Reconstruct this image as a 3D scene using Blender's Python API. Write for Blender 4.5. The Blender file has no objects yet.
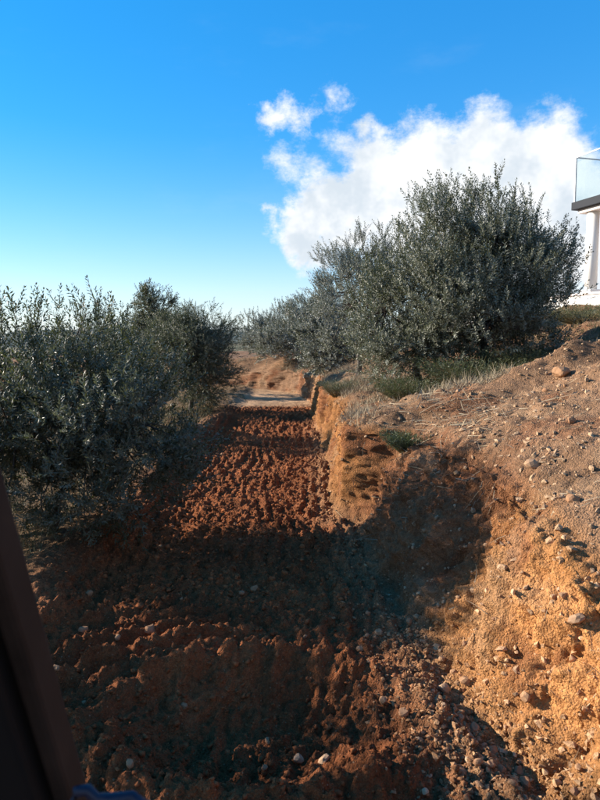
import bpy, math, random
import numpy as np
from mathutils import Vector, Matrix

R = math.radians
SC = bpy.context.scene
COL = SC.collection
rng = np.random.default_rng(7)
random.seed(7)

# ------------------------------------------------------------------ camera
CAM_Z = 2.4
PITCH = 6.0
FPX = 593.0                                  # focal length in photo pixels (600 x 800)
cam_d = bpy.data.cameras.new('camera')
cam = bpy.data.objects.new('camera', cam_d); COL.objects.link(cam)
cam.location = (0, 0, CAM_Z)
cam.rotation_euler = (R(90 - PITCH), R(0.8), 0)
cam_d.sensor_fit = 'VERTICAL'
cam_d.sensor_height = 36.0
cam_d.lens = 36.0 * FPX / 800.0
cam_d.clip_start = 0.02
cam_d.clip_end = 6000
cam_d.dof.use_dof = True
cam_d.dof.focus_distance = 8.0
cam_d.dof.aperture_fstop = 7.5
SC.camera = cam

# ------------------------------------------------------------------ sun, sky
SUN_EL = 20.5
SUN_AZ = -73.0                               # degrees from +Y towards +X: the sun stands left and a little ahead
sun_d = bpy.data.lights.new('sun', 'SUN')
sun_d.energy = 5.0
sun_d.angle = R(0.53)
sun_d.color = (1.0, 0.90, 0.77)
sun = bpy.data.objects.new('sun', sun_d); COL.objects.link(sun)
sv = Vector((math.sin(R(SUN_AZ)) * math.cos(R(SUN_EL)), math.cos(R(SUN_AZ)) * math.cos(R(SUN_EL)), math.sin(R(SUN_EL))))
sun.rotation_euler = (-sv).to_track_quat('-Z', 'Y').to_euler()
sun.location = sv * 60

SC.view_settings.view_transform = 'Standard'
SC.view_settings.look = 'None'
SC.view_settings.gamma = 1.0
SC.view_settings.exposure = 1.15
SC.render.engine = 'CYCLES'
SC.cycles.use_denoising = True
SC.cycles.max_bounces = 4
SC.cycles.transparent_max_bounces = 8
SC.cycles.caustics_reflective = False
SC.cycles.caustics_refractive = False


def px_dir(x, y):
    """world direction through a photo pixel (used to read heights and bearings off the photograph)"""
    v = Vector(((x - 300) / FPX, -(y - 400) / FPX, -1.0))
    return (cam.rotation_euler.to_matrix() @ v).normalized()


class NT:
    """tiny node-tree writer"""
    def __init__(s, tree):
        s.t = tree; s.n = tree.nodes; s.l = tree.links
        s.n.clear()
    def node(s, kind, **kw):
        n = s.n.new(kind)
        for k, v in kw.items():
            if k.startswith('_'):
                setattr(n, k[1:], v)
        return n
    def set(s, n, key, v):
        if hasattr(v, 'is_linked') or hasattr(v, 'node'):
            s.l.new(v, n.inputs[key])
        else:
            n.inputs[key].default_value = v
    def math(s, op, a, b=None, c=None, clamp=False):
        n = s.n.new('ShaderNodeMath'); n.operation = op; n.use_clamp = clamp
        s.set(n, 0, a)
        if b is not None: s.set(n, 1, b)
        if c is not None: s.set(n, 2, c)
        return n.outputs[0]
    def vmath(s, op, a, b=None, out=0):
        n = s.n.new('ShaderNodeVectorMath'); n.operation = op
        s.set(n, 0, a)
        if b is not None: s.set(n, 1, b)
        return n.outputs[out]
    def noise(s, vec, scale, detail=4.0, rough=0.55, dist=0.0, out=0):
        n = s.n.new('ShaderNodeTexNoise')
        if vec is not None: s.l.new(vec, n.inputs['Vector'])
        n.inputs['Scale'].default_value = scale
        n.inputs['Detail'].default_value = detail
        n.inputs['Roughness'].default_value = rough
        n.inputs['Distortion'].default_value = dist
        return n.outputs[out]
    def ramp(s, fac, stops):
        n = s.n.new('ShaderNodeValToRGB')
        s.l.new(fac, n.inputs[0])
        el = n.color_ramp.elements
        while len(el) < len(stops): el.new(0.5)
        for e, (p, c) in zip(el, stops):
            e.position = p
            e.color = (*c, 1) if len(c) == 3 else c
        return n.outputs[0]
    def maprange(s, v, a, b, c=0.0, d=1.0, smooth=False):
        n = s.n.new('ShaderNodeMapRange')
        n.interpolation_type = 'SMOOTHSTEP' if smooth else 'LINEAR'
        s.set(n, 0, v)
        for i, q in enumerate((a, b, c, d)): n.inputs[i + 1].default_value = q
        return n.outputs[0]
    def mix(s, fac, a, b, mode='MIX'):
        n = s.n.new('ShaderNodeMix'); n.data_type = 'RGBA'; n.blend_type = mode
        s.set(n, 0, fac)
        s.set(n, 6, a if not isinstance(a, tuple) else (*a, 1))
        s.set(n, 7, b if not isinstance(b, tuple) else (*b, 1))
        return n.outputs[2]
    def bump(s, h, strength, dist):
        n = s.n.new('ShaderNodeBump')
        n.inputs['Strength'].default_value = strength
        n.inputs['Distance'].default_value = dist
        s.l.new(h, n.inputs['Height'])
        return n.outputs[0]


def build_world():
    w = bpy.data.worlds.new('World'); SC.world = w; w.use_nodes = True
    g = NT(w.node_tree)
    sky = g.node('ShaderNodeTexSky', _sky_type='NISHITA')
    sky.sun_disc = False
    sky.sun_elevation = R(SUN_EL)
    sky.sun_rotation = R(SUN_AZ)
    sky.altitude = 500
    sky.air_density = 1.0
    sky.dust_density = 0.1
    sky.ozone_density = 1.6
    # the phone's rendering of a clear winter sky: the same gradient, more saturated
    hs = g.node('ShaderNodeHueSaturation')
    hs.inputs['Hue'].default_value = 0.488
    hs.inputs['Saturation'].default_value = 1.62
    hs.inputs['Value'].default_value = 1.0
    g.l.new(sky.outputs[0], hs.inputs['Color'])
    tc = g.node('ShaderNodeTexCoord').outputs['Generated']
    # pale haze of the horizon, the same all round
    sep = g.node('ShaderNodeSeparateXYZ'); g.l.new(tc, sep.inputs[0])
    hz = g.math('MULTIPLY', g.math('POWER', 2.718, g.math('MULTIPLY', g.math('ABSOLUTE', sep.outputs[2]), -9.0)), 0.90)
    even = g.mix(0.40, hs.outputs[0], (0.24, 1.74, 5.4))
    skyc = g.mix(hz, even, (4.1, 4.6, 4.7))
    # clouds: heaps given by bearing and angular radius, broken up by fractal noise
    warp = g.vmath('SCALE', g.vmath('SUBTRACT', g.noise(tc, 13.0, 6, 0.65, out=1), (0.5, 0.5, 0.5)), None)
    warp.node.inputs[3].default_value = 0.10
    wd = g.vmath('ADD', tc, warp)
    heaps = [(312, 230, 28, .95), (345, 212, 38, 1), (378, 178, 34, .95), (425, 178, 40, 1), (480, 172, 44, 1), (535, 178, 42, 1),
             (400, 212, 42, 1), (455, 218, 56, 1), (525, 222, 56, 1), (575, 235, 50, 1), (340, 232, 22, .85), (640, 235, 50, 1),
             (277, 112, 16, .52), (290, 112, 17, .56), (303, 114, 13, .50), (330, 98, 15, .36), (346, 98, 15, .36), (264, 212, 12, .44), (268, 227, 11, .40),
             (292, 160, 20, .37), (322, 178, 26, .45), (366, 124, 16, .48), (345, 145, 22, .40), (500, 112, 20, .36)]
    dirs = [(px_dir(x, y), r / FPX, a) for x, y, r, a in heaps]
    rr = random.Random(3)
    for k in range(12):                      # the same kind of sky all the way round
        az = R(45 + 270 * (k + rr.random() * .6) / 12); el = R(7 + 20 * rr.random())
        dirs.append((Vector((math.sin(az) * math.cos(el), math.cos(az) * math.cos(el), math.sin(el))), 0.06 + .08 * rr.random(), 1.0))
    f = None
    for d, r, a in dirs:
        ds = g.vmath('DISTANCE', wd, tuple(d), out=1)
        v = g.math('MULTIPLY', g.math('SUBTRACT', 1.0, g.math('DIVIDE', ds, r * 1.78)), a)
        f = v if f is None else g.math('SMOOTH_MAX', f, v, 0.12)
    n1 = g.noise(g.vmath('MULTIPLY', tc, (1.0, 1.0, 1.7)), 15.0, 7, 0.66)
    f = g.math('ADD', f, g.math('MULTIPLY', g.math('SUBTRACT', n1, 0.5), 0.75))
    mask = g.maprange(f, 0.18, 0.52, 0, 1, smooth=True)
    n2 = g.noise(tc, 11.0, 4, 0.6)
    shade = g.maprange(n2, 0.34, 0.60, 0.0, 1.0, smooth=True)
    ccol = g.mix(shade, (3.3, 3.7, 4.1), (4.8, 4.9, 5.0))
    # thin high veil
    n3 = g.noise(g.vmath('MULTIPLY', tc, (1.0, 1.0, 3.0)), 2.2, 6, 0.6)
    veil = g.maprange(n3, 0.55, 0.85, 0, 0.16, smooth=True)
    c = g.mix(veil, skyc, (3.6, 4.3, 4.6))
    c = g.mix(mask, c, ccol)
    bg = g.node('ShaderNodeBackground')
    g.l.new(c, bg.inputs['Color'])
    bg.inputs['Strength'].default_value = 0.10
    w.cycles.sampling_method = 'NONE'
    out = g.node('ShaderNodeOutputWorld')
    g.l.new(bg.outputs[0], out.inputs['Surface'])


build_world()

# ------------------------------------------------------------------ helpers


def tag(o, label=None, cat=None, group=None, kind=None):
    if label: o['label'] = label
    if cat: o['category'] = cat
    if group: o['group'] = group
    if kind: o['kind'] = kind
    return o


def empty(name, loc, rz=0.0):
    o = bpy.data.objects.new(name, None); COL.objects.link(o)
    o.location = loc; o.rotation_euler = (0, 0, rz)
    o.empty_display_size = 0.2
    return o


def mesh_np(name, V, F, mat, parent=None, smooth=False, col=None, val=None):
    """one mesh object from numpy arrays: V (n,3), F (m,3|4); col (n,3) -> colour attribute 'col', val (n,) -> float attribute 'val'"""
    me = bpy.data.meshes.new(name)
    V = np.asarray(V, np.float32); F = np.asarray(F, np.int32)
    m, k = F.shape
    me.vertices.add(len(V)); me.vertices.foreach_set('co', V.ravel())
    me.loops.add(m * k); me.loops.foreach_set('vertex_index', F.ravel())
    me.polygons.add(m)
    me.polygons.foreach_set('loop_start', np.arange(0, m * k, k, dtype=np.int32))
    me.polygons.foreach_set('use_smooth', np.full(m, smooth, dtype=bool))
    if col is not None:
        a = me.color_attributes.new('col', 'FLOAT_COLOR', 'POINT')
        a.data.foreach_set('color', np.concatenate([col, np.ones((len(V), 1))], 1).astype(np.float32).ravel())
    if val is not None:
        a = me.attributes.new('val', 'FLOAT', 'POINT')
        a.data.foreach_set('value', np.asarray(val, np.float32))
    me.update(calc_edges=True)
    me.materials.append(mat)
    o = bpy.data.objects.new(name, me); COL.objects.link(o)
    if parent: o.parent = parent
    return o


class MB:
    """collects boxes / prisms / tubes into one mesh"""
    def __init__(s): s.v = []; s.f = []
    def poly(s, pts, faces):
        b = len(s.v); s.v += [tuple(p) for p in pts]; s.f += [tuple(i + b for i in f) for f in faces]
    def hexa(s, p):
        s.poly(p, [(0, 3, 2, 1), (4, 5, 6, 7), (0, 1, 5, 4), (1, 2, 6, 5), (2, 3, 7, 6), (3, 0, 4, 7)])
    def box(s, x0, x1, y0, y1, z0, z1):
        s.hexa([(x0, y0, z0), (x1, y0, z0), (x1, y1, z0), (x0, y1, z0), (x0, y0, z1), (x1, y0, z1), (x1, y1, z1), (x0, y1, z1)])
    def tube(s, pts, rad, n=8):
        pts = [Vector(p) for p in pts]
        rad = rad if hasattr(rad, '__len__') else [rad] * len(pts)
        rings = []
        for i, p in enumerate(pts):
            d = (pts[min(i + 1, len(pts) - 1)] - pts[max(i - 1, 0)]).normalized()
            a = d.orthogonal().normalized() if abs(d.z) > .9 else d.cross(Vector((0, 0, 1))).normalized()
            b = d.cross(a)
            rings.append([p + (a * math.cos(2 * math.pi * j / n) + b * math.sin(2 * math.pi * j / n)) * rad[i] for j in range(n)])
        base = len(s.v)
        for r in rings: s.v += [tuple(q) for q in r]
        for i in range(len(pts) - 1):
            for j in range(n):
                s.f.append((base + i * n + j, base + i * n + (j + 1) % n, base + (i + 1) * n + (j + 1) % n, base + (i + 1) * n + j))
        s.f.append(tuple(base + j for j in range(n))[::-1])
        s.f.append(tuple(base + (len(pts) - 1) * n + j for j in range(n)))
    def build(s, name, mat, parent=None, smooth=False, bevel=0.0):
        me = bpy.data.meshes.new(name); me.from_pydata(s.v, [], s.f); me.update()
        me.materials.append(mat)
        if smooth:
            me.polygons.foreach_set('use_smooth', np.full(len(me.polygons), True))
        o = bpy.data.objects.new(name, me); COL.objects.link(o)
        if parent: o.parent = parent
        if bevel:
            m = o.modifiers.new('bevel', 'BEVEL'); m.width = bevel; m.segments = 2; m.limit_method = 'ANGLE'
        return o


# vectorised noise -------------------------------------------------
def _hash2(ix, iy, seed):
    h = (ix.astype(np.int64) * 374761393 + iy.astype(np.int64) * 668265263 + seed * 1442695041) & 0xFFFFFFFF
    h = ((h ^ (h >> 13)) * 1274126177) & 0xFFFFFFFF
    h = (h ^ (h >> 16)) & 0xFFFFFFFF
    return h.astype(np.float64) / 4294967296.0


def vnoise(x, y, seed=0):
    ix = np.floor(x); iy = np.floor(y); fx = x - ix; fy = y - iy
    fx = fx * fx * (3 - 2 * fx); fy = fy * fy * (3 - 2 * fy)
    a = _hash2(ix, iy, seed); b = _hash2(ix + 1, iy, seed); c = _hash2(ix, iy + 1, seed); d = _hash2(ix + 1, iy + 1, seed)
    return (a * (1 - fx) + b * fx) * (1 - fy) + (c * (1 - fx) + d * fx) * fy - 0.5


def fbm(x, y, octv=4, seed=0, gain=0.5):
    s = 0; a = 1.0
    for o in range(octv):
        s = s + a * vnoise(x * 2 ** o + 17.3 * o, y * 2 ** o - 9.1 * o, seed + o)
        a *= gain
    return s


def lumps(x, y, seed=0, rmin=0.25, rmax=0.75):
    """rounded clods on a jittered grid: 0..rmax high in cell units"""
    ix = np.floor(x); iy = np.floor(y); best = np.zeros_like(x)
    for dx in (-1, 0, 1):
        for dy in (-1, 0, 1):
            cx = ix + dx; cy = iy + dy
            px = cx + _hash2(cx, cy, seed); py = cy + _hash2(cx, cy, seed + 5)
            r = rmin + (rmax - rmin) * _hash2(cx, cy, seed + 9) ** 2
            e = 0.7 + 0.6 * _hash2(cx, cy, seed + 12)
            d2 = ((x - px) * e) ** 2 + ((y - py) / e) ** 2
            best = np.maximum(best, np.sqrt(np.maximum(r * r - d2, 0)))
    return best


def sstep(x, a, b):
    t = np.clip((x - a) / (b - a), 0, 1)
    return t * t * (3 - 2 * t)


# ------------------------------------------------------------------ materials
def principled(g, base, rough=0.9, normal=None, spec=0.2, **kw):
    p = g.node('ShaderNodeBsdfPrincipled')
    g.set(p, 'Base Color', base if not isinstance(base, tuple) else (*base, 1))
    g.set(p, 'Roughness', rough)
    p.inputs['Specular IOR Level'].default_value = spec
    if normal is not None: g.l.new(normal, p.inputs['Normal'])
    for k, v in kw.items(): g.set(p, k, v)
    o = g.node('ShaderNodeOutputMaterial')
    g.l.new(p.outputs[0], o.inputs['Surface'])
    return p


def new_mat(name):
    m = bpy.data.materials.new(name); m.use_nodes = True
    return m, NT(m.node_tree)


def attr(g, name, out='Color'):
    a = g.node('ShaderNodeAttribute'); a.attribute_name = name
    return a.outputs[out]


def mat_soil():
    m, g = new_mat('soil')
    tc = g.node('ShaderNodeTexCoord').outputs['Object']
    c = attr(g, 'col')
    n1 = g.noise(tc, 3.0, 6, 0.6)
    n2 = g.noise(tc, 26.0, 6, 0.65)
    n3 = g.noise(tc, 120.0, 4, 0.6)
    v = g.math('MULTIPLY', g.maprange(n1, .3, .7, .78, 1.22), g.maprange(n2, .28, .72, .62, 1.38))
    v = g.math('MULTIPLY', v, g.maprange(n3, .3, .7, .7, 1.3))
    c2 = g.vmath('SCALE', c, None); g.l.new(v, c2.node.inputs[3])
    # dusty stone flecks
    vo = g.node('ShaderNodeTexVoronoi'); vo.inputs['Scale'].default_value = 46.0
    g.l.new(tc, vo.inputs['Vector'])
    sel = g.node('ShaderNodeSeparateColor'); g.l.new(vo.outputs['Color'], sel.inputs[0])
    fleck = g.math('MULTIPLY', g.maprange(vo.outputs['Distance'], .28, .20, 0, 1), g.math('GREATER_THAN', sel.outputs[0], 0.86))
    c3 = g.mix(g.math('MULTIPLY', fleck, .5), c2, (0.42, 0.28, 0.17))
    h = g.math('ADD', g.math('MULTIPLY', n2, 1.0), g.math('MULTIPLY', n3, .45))
    h = g.math('ADD', h, g.math('MULTIPLY', fleck, .35))
    vc = g.node('ShaderNodeTexVoronoi'); vc.inputs['Scale'].default_value = 70.0
    g.l.new(g.vmath('ADD', tc, g.vmath('SCALE', g.noise(tc, 40.0, 3, .6, out=1), None)), vc.inputs['Vector'])
    vc.inputs['Vector'].links[0].from_node.inputs[1].links[0].from_node.inputs[3].default_value = .02
    h = g.math('SUBTRACT', h, g.math('MULTIPLY', vc.outputs['Distance'], .55))
    principled(g, c3, 0.95, g.bump(h, 0.9, 0.03), 0.1)
    return m


def mat_stone(name, a, b):
    m, g = new_mat(name)
    tc = g.node('ShaderNodeTexCoord').outputs['Object']
    oi = g.node('ShaderNodeObjectInfo').outputs['Random']
    n = g.noise(tc, 14.0, 6, 0.65)
    n2 = g.noise(tc, 60.0, 5, 0.6)
    c = g.mix(g.maprange(n, .32, .68), a, b)
    c = g.mix(g.math('MULTIPLY', oi, 0.5), c, (0.26, 0.13, 0.07))
    val = attr(g, 'val', 'Fac')
    c = g.mix(g.math('MULTIPLY', val, 0.6), c, (0.22, 0.10, 0.05))
    principled(g, c, 0.9, g.bump(g.math('ADD', n, g.math('MULTIPLY', n2, .5)), 0.5, 0.0012), 0.15)
    return m


def mat_clod():
    m, g = new_mat('clod_soil')
    tc = g.node('ShaderNodeTexCoord').outputs['Object']
    val = attr(g, 'val', 'Fac')
    c = attr(g, 'col')
    n = g.noise(tc, 60.0, 5, 0.65)
    v = g.math('MULTIPLY', g.maprange(n, .3, .7, .65, 1.35), g.maprange(val, 0, 1, .7, 1.35))
    c2 = g.vmath('SCALE', c, None); g.l.new(v, c2.node.inputs[3])
    principled(g, c2, 0.95, g.bump(n, 0.8, 0.012), 0.1)
    return m


def mat_leaf(name, top1, top2, under, gloss=0.48, trans=0.25):
    m, g = new_mat(name)
    val = attr(g, 'val', 'Fac')
    geo = g.node('ShaderNodeNewGeometry')
    oi = g.node('ShaderNodeObjectInfo').outputs['Random']
    c = g.mix(val, top1, top2)
    c = g.mix(geo.outputs['Backfacing'], c, under)
    p = g.node('ShaderNodeBsdfPrincipled')
    g.l.new(c, p.inputs['Base Color'])
    p.inputs['Roughness'].default_value = gloss
    p.inputs['Specular IOR Level'].default_value = 0.38
    t = g.node('ShaderNodeBsdfTranslucent')
    g.l.new(g.mix(0.5, c, (0.10, 0.13, 0.03)), t.inputs['Color'])
    mx = g.node('ShaderNodeMixShader'); mx.inputs[0].default_value = trans
    g.l.new(p.outputs[0], mx.inputs[1]); g.l.new(t.outputs[0], mx.inputs[2])
    o = g.node('ShaderNodeOutputMaterial'); g.l.new(mx.outputs[0], o.inputs['Surface'])
    return m


def mat_bark():
    m, g = new_mat('olive_bark')
    tc = g.node('ShaderNodeTexCoord').outputs['Object']
    st = g.vmath('MULTIPLY', tc, (1, 1, 0.25))
    n = g.noise(st, 40.0, 6, 0.65)
    c = g.ramp(n, [(0.3, (0.045, 0.038, 0.032)), (0.55, (0.12, 0.10, 0.085)), (0.75, (0.22, 0.20, 0.17))])
    principled(g, c, 0.92, g.bump(n, 0.9, 0.02), 0.15)
    return m


def mat_straw(name, a, b):
    m, g = new_mat(name)
    val = attr(g, 'val', 'Fac')
    principled(g, g.mix(val, a, b), 0.75, None, 0.25)
    return m


def mat_plain(name, c, rough=0.6, spec=0.3, var=0.08, scale=6.0, bump=0.0, **kw):
    m, g = new_mat(name)
    tc = g.node('ShaderNodeTexCoord').outputs['Object']
    n = g.noise(tc, scale, 6, 0.6)
    v = g.maprange(n, .3, .7, 1 - var, 1 + var)
    cc = g.vmath('SCALE', tuple(c), None); g.l.new(v, cc.node.inputs[3])
    principled(g, cc, rough, g.bump(n, bump, 0.01) if bump else None, spec, **kw)
    return m


def mat_glass():
    m, g = new_mat('railing_glass')
    gl = g.node('ShaderNodeBsdfGlossy'); gl.inputs['Roughness'].default_value = 0.02
    tr = g.node('ShaderNodeBsdfTransparent'); tr.inputs['Color'].default_value = (0.93, 0.97, 0.98, 1)
    mx = g.node('ShaderNodeMixShader'); mx.inputs[0].default_value = 0.05
    g.l.new(tr.outputs[0], mx.inputs[1]); g.l.new(gl.outputs[0], mx.inputs[2])
    o = g.node('ShaderNodeOutputMaterial'); g.l.new(mx.outputs[0], o.inputs['Surface'])
    return m


M = {}
M['soil'] = mat_soil()
M['clod'] = mat_clod()
M['stone'] = mat_stone('tan_stone', (0.44, 0.27, 0.15), (0.34, 0.19, 0.095))
M['pale_stone'] = mat_stone('pale_stone', (0.52, 0.37, 0.23), (0.40, 0.26, 0.15))
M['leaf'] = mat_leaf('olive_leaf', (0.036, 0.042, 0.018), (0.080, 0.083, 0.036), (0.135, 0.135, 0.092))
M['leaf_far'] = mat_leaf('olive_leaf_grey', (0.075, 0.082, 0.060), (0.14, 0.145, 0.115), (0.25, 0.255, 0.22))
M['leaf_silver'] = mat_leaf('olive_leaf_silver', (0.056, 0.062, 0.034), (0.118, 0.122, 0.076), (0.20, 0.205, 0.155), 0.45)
M['leaf_green'] = mat_leaf('shrub_leaf', (0.045, 0.058, 0.024), (0.085, 0.098, 0.042), (0.10, 0.115, 0.065), 0.5)
M['bark'] = mat_bark()
M['straw'] = mat_straw('dry_straw', (0.20, 0.15, 0.10), (0.42, 0.34, 0.22))
M['grass'] = mat_straw('rough_grass', (0.075, 0.078, 0.034), (0.22, 0.18, 0.09))

# ------------------------------------------------------------------ the cut bank and trench as one swept sheet
KY = np.array([-8, 2, 2.9, 4.35, 5.24, 6.6, 7.15, 7.45, 10.65, 13.6, 14.3, 15, 20, 22.2, 23, 25, 27, 29, 31, 34, 48, 64])
KX = np.array([1.8, 1.22, 1.06, .86, .74, .72, .74, .44, .46, .52, .47, .40, .32, .35, .14, -.02, -1.0, -3.2, -7.0, -13, -30, -45])
WY = np.array([-8, 2, 3.2, 4.0, 5.0, 6.2, 7.1, 7.5, 9, 11, 13.8, 14.3, 17, 22, 23, 30, 64])
WX = np.array([.62, .62, .58, .62, .84, .76, .55, .10, .12, .26, .28, .18, .2, .35, .15, .5, .8])
HY = np.array([-8, 2, 3.2, 5, 7.66, 10, 15, 20, 28, 40, 64])
HX = np.array([.85, .85, .98, 1.26, 1.20, 1.02, 1.05, 1.0, .85, .5, .5])


def xr(y): return np.interp(y, KY, KX)
def wx(y): return np.interp(y, WY, WX)
def hw(y): return np.interp(y, HY, HX)


def rise(v, y):
    """height above the lip, v metres back from it"""
    near = 0.43 * np.minimum(v, 3.0) + 0.28 * np.clip(v - 3.0, 0, 3.6)
    mid = 0.20 * np.minimum(v, 2.0) + 0.40 * np.clip(v - 2.0, 0, 3.0) + 0.22 * np.clip(v - 5.0, 0, 2)
    far = 0.42 * np.minimum(v, 1.5) + 0.27 * np.clip(v - 1.5, 0, 5.2)
    k1 = sstep(y, 6.3, 9.2); k2 = sstep(y, 11.5, 14.5); k3 = sstep(y, 27, 33)
    r = near * (1 - k1) + mid * k1
    r = r * (1 - k2) + far * k2
    return r * (1 - .75 * k3) + 0.02 * np.clip(v - 7.0, 0, 20) * (1 - k3)


def left_drop(x):
    """natural ground left of the trench: a low berm, then falling away downhill"""
    d = -x - 2.15
    return 0.16 * sstep(d, -0.2, 0.5) - 0.10 * np.clip(d - 0.9, 0, 8) - 0.16 * np.clip(d - 8.9, 0, 60)


def build_ground():
    ys = np.concatenate([np.linspace(-8, 1.9, 36, endpoint=False), np.exp(np.linspace(math.log(1.9), math.log(36), 850, endpoint=False)), np.linspace(36, 64, 40)])
    uf = np.concatenate([-np.geomspace(70, 6.2, 26), np.linspace(-6.0, -3.6, 40, endpoint=False), np.linspace(-3.6, 0, 225, endpoint=False)])
    tw = np.linspace(0, 1, 92, endpoint=False)
    vs = np.concatenate([np.linspace(0, 3.6, 190, endpoint=False), np.linspace(3.6, 9, 60, endpoint=False), np.geomspace(9, 60, 14)])
    nf, nw, nv = len(uf), len(tw), len(vs)
    Y = ys[:, None]
    XR, WXX, HH = xr(Y), wx(Y), hw(Y)
    # scalloped edge of the cut
    sc = 0.10 * fbm(Y / 0.7, Y * 0 + 3.1, 3, 40) + 0.05 * fbm(Y / .22, Y * 0 + 9.1, 2, 44)
    XR = XR + sc
    # floor
    Xf = XR + uf[None, :]
    Zf = left_drop(Xf - 0 * Y) * 1.0
    # wall: foot a little concave, face steep, lip rounded
    t = tw[None, :]
    sx = np.where(t < .18, t / .18 * .20, .20 + (t - .18) / .82 * .80)
    sz = np.where(t < .18, (t / .18) ** 1.3 * .11, .11 + (1 - (1 - (t - .18) / .82) ** 1.02) * .89)
    Xw = XR + WXX * sx; Zw = HH * sz
    v = vs[None, :]
    Xs = XR + WXX + v; Zs = HH + rise(v, Y)
    X = np.concatenate([Xf, Xw, Xs], 1); Z = np.concatenate([Zf, Zw, Zs], 1)
    Yg = np.repeat(Y, X.shape[1], 1)
    # arc-length coordinate across
    ds = np.hypot(np.diff(X, axis=1), np.diff(Z, axis=1))
    S = np.concatenate([np.zeros((len(ys), 1)), np.cumsum(ds, 1)], 1)
    S = S - S[:, nf:nf + 1]                        # 0 at the foot of the wall
    P = np.stack([X, Yg, Z], -1)
    # normals of the smooth shape
    def normals(P):
        du = np.gradient(P, axis=1); dv = np.gradient(P, axis=0)
        n = np.cross(du, dv); n /= np.linalg.norm(n, axis=-1, keepdims=True) + 1e-9
        return n
    N = normals(P)
    zone_w = np.zeros(X.shape); zone_w[:, nf:nf + nw] = 1
    zone_s = np.zeros(X.shape); zone_s[:, nf + nw:] = 1
    wallk = np.clip(sstep(S, -.05, .12) * (1 - sstep(S, HH + WXX * .35 - .05, HH + WXX * .35 + .35)), 0, 1)
    slopek = np.clip(sstep(S, HH + WXX * .35 - .05, HH + WXX * .35 + .35), 0, 1)
    floork = np.clip(1 - wallk - slopek, 0, 1)
    trench = floork * sstep(X, -2.9, -2.0)
    pale = floork * sstep(Yg + .8 * fbm(X / .9, Yg / 2, 3, 77), 19.5, 21.5)
    D = np.zeros(X.shape)
    # ---- floor: raked furrows broken into clods
    rough = trench * (1 - pale)
    bend = -0.55 * np.exp(-((Yg - 3.0) / 1.2) ** 2) * (X + .2) * sstep(-X, -.1, .5)
    q = (X + 0.035 * (Yg - 8) + .24 * fbm(X / .6, Yg / .7, 4, 21) + bend * .6) / 0.18
    rid = np.floor(q + .5)
    ridge = np.cos(2 * np.pi * q) * .5 + .5
    along = vnoise(Yg / 0.26 + 40 * _hash2(rid, rid * 0, 3), rid * 0 + rid * 3.7, 23) + .5
    along = sstep(along, .22, .62)
    far_lug = sstep(Yg, 4.8, 6.4)
    D += rough * ridge ** 1.3 * (.12 + .88 * along) * (.054 - .006 * far_lug) * (.12 + 1.5 * np.clip(fbm(X / .9, Yg / .9, 3, 22) + .5, 0, 1))
    # big lumps and small ones
    D += rough * .034 * lumps(X / .24, Yg / .24, 31, .10, .80) * (.45 + .55 * far_lug)
    D += rough * .040 * lumps(X / .13 + 3, Yg / .15, 30, .10, .75)
    D += rough * .044 * fbm(X / .07, Yg / .08, 3, 29, .75)
    D += rough * .05 * lumps(X / .085, Yg / .085, 32, .15, .7)
    D += rough * (.034 * lumps(X / .04, Yg / .04, 33, .2, .7) + .020 * fbm(X / .028, Yg / .028, 2, 28, .8))
    D += rough * .075 * fbm(X / .8, Yg / .8, 4, 34)
    # scooped hollow left by the bucket in the foreground, with a rim and swipe grooves
    hx, hy = X + .32, Yg - 3.45
    rad = np.sqrt((hx / .95) ** 2 + (hy / .62) ** 2)
    D += trench * (-.22 * (1 - sstep(rad, .35, 1.0)) + .11 * np.exp(-((rad - 1.12) / .16) ** 2))
    ang = np.arctan2(hy, hx)
    sw = np.hypot(hx + .2, (hy + .2) * 1.05)
    left_arc = np.exp(-((sw - 1.35) / .55) ** 2) * sstep(-hx, -.1, .5) * (Yg < 6)
    D += trench * left_arc * .085 * (np.cos(2 * np.pi * (sw + .04 * fbm(X / .3, Yg / .3, 3, 36)) / .27))
    # compacted pale stretch
    D += pale * (.05 * fbm(X / .6, Yg / .6, 4, 37) + .012 * lumps(X / .12, Yg / .12, 38))
    # ---- left natural ground
    lft = floork * (1 - trench)
    D += lft * (.16 * fbm(X / .9, Yg / .9, 4, 39) + .03 * lumps(X / .09, Yg / .09, 35, .1, .7) * sstep(X, -4.5, -2.6))
    D += floork * .16 * np.exp(-((X + 2.35 + .25 * fbm(Yg / .9, Yg * 0, 2, 19)) / .32) ** 2) * sstep(Yg, 3.0, 4.5) * (1 - sstep(Yg, 16, 20))
    # ---- wall: bites, blocks, vertical scrape marks
    sq = S / .22; yq = Yg / .22
    D += wallk * ((.22 - .08 * sstep(Yg, 6.5, 7.5)) * fbm(Yg / .75, S / .75, 4, 50) - .16 * np.abs(fbm(Yg / .45, S / .65, 4, 56, .55)) + .16 * np.abs(fbm(Yg / .3, S / .42, 5, 51, .6)) - .05)
    calm = 1 - .38 * sstep(Yg, 7.0, 7.5) * (1 - sstep(Yg, 12, 15))
    D *= 1 - wallk * (1 - calm)
    step = 1 - .55 * np.exp(-((Yg - 7.3) / .45) ** 2)
    D += wallk * step * (.028 * lumps(Yg / .15, S / .15, 52, .1, .75) + .030 * fbm(Yg / .06, S / .08, 3, 55, .7) + .042 * lumps(Yg / .06, S / .06, 53, .15, .7) + .022 * lumps(Yg / .03, S / .03, 54, .15, .7))
    scr = np.cos(2 * np.pi * (Yg + .10 * fbm(Yg / .5, S / .8, 3, 57)) / .16)
    D += wallk * .010 * scr * sstep(fbm(Yg / .9, S / .9, 2, 58), -.1, .3)
    # ---- slope: stony spoil
    near = 1 - sstep(Yg, 9, 16)
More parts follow.
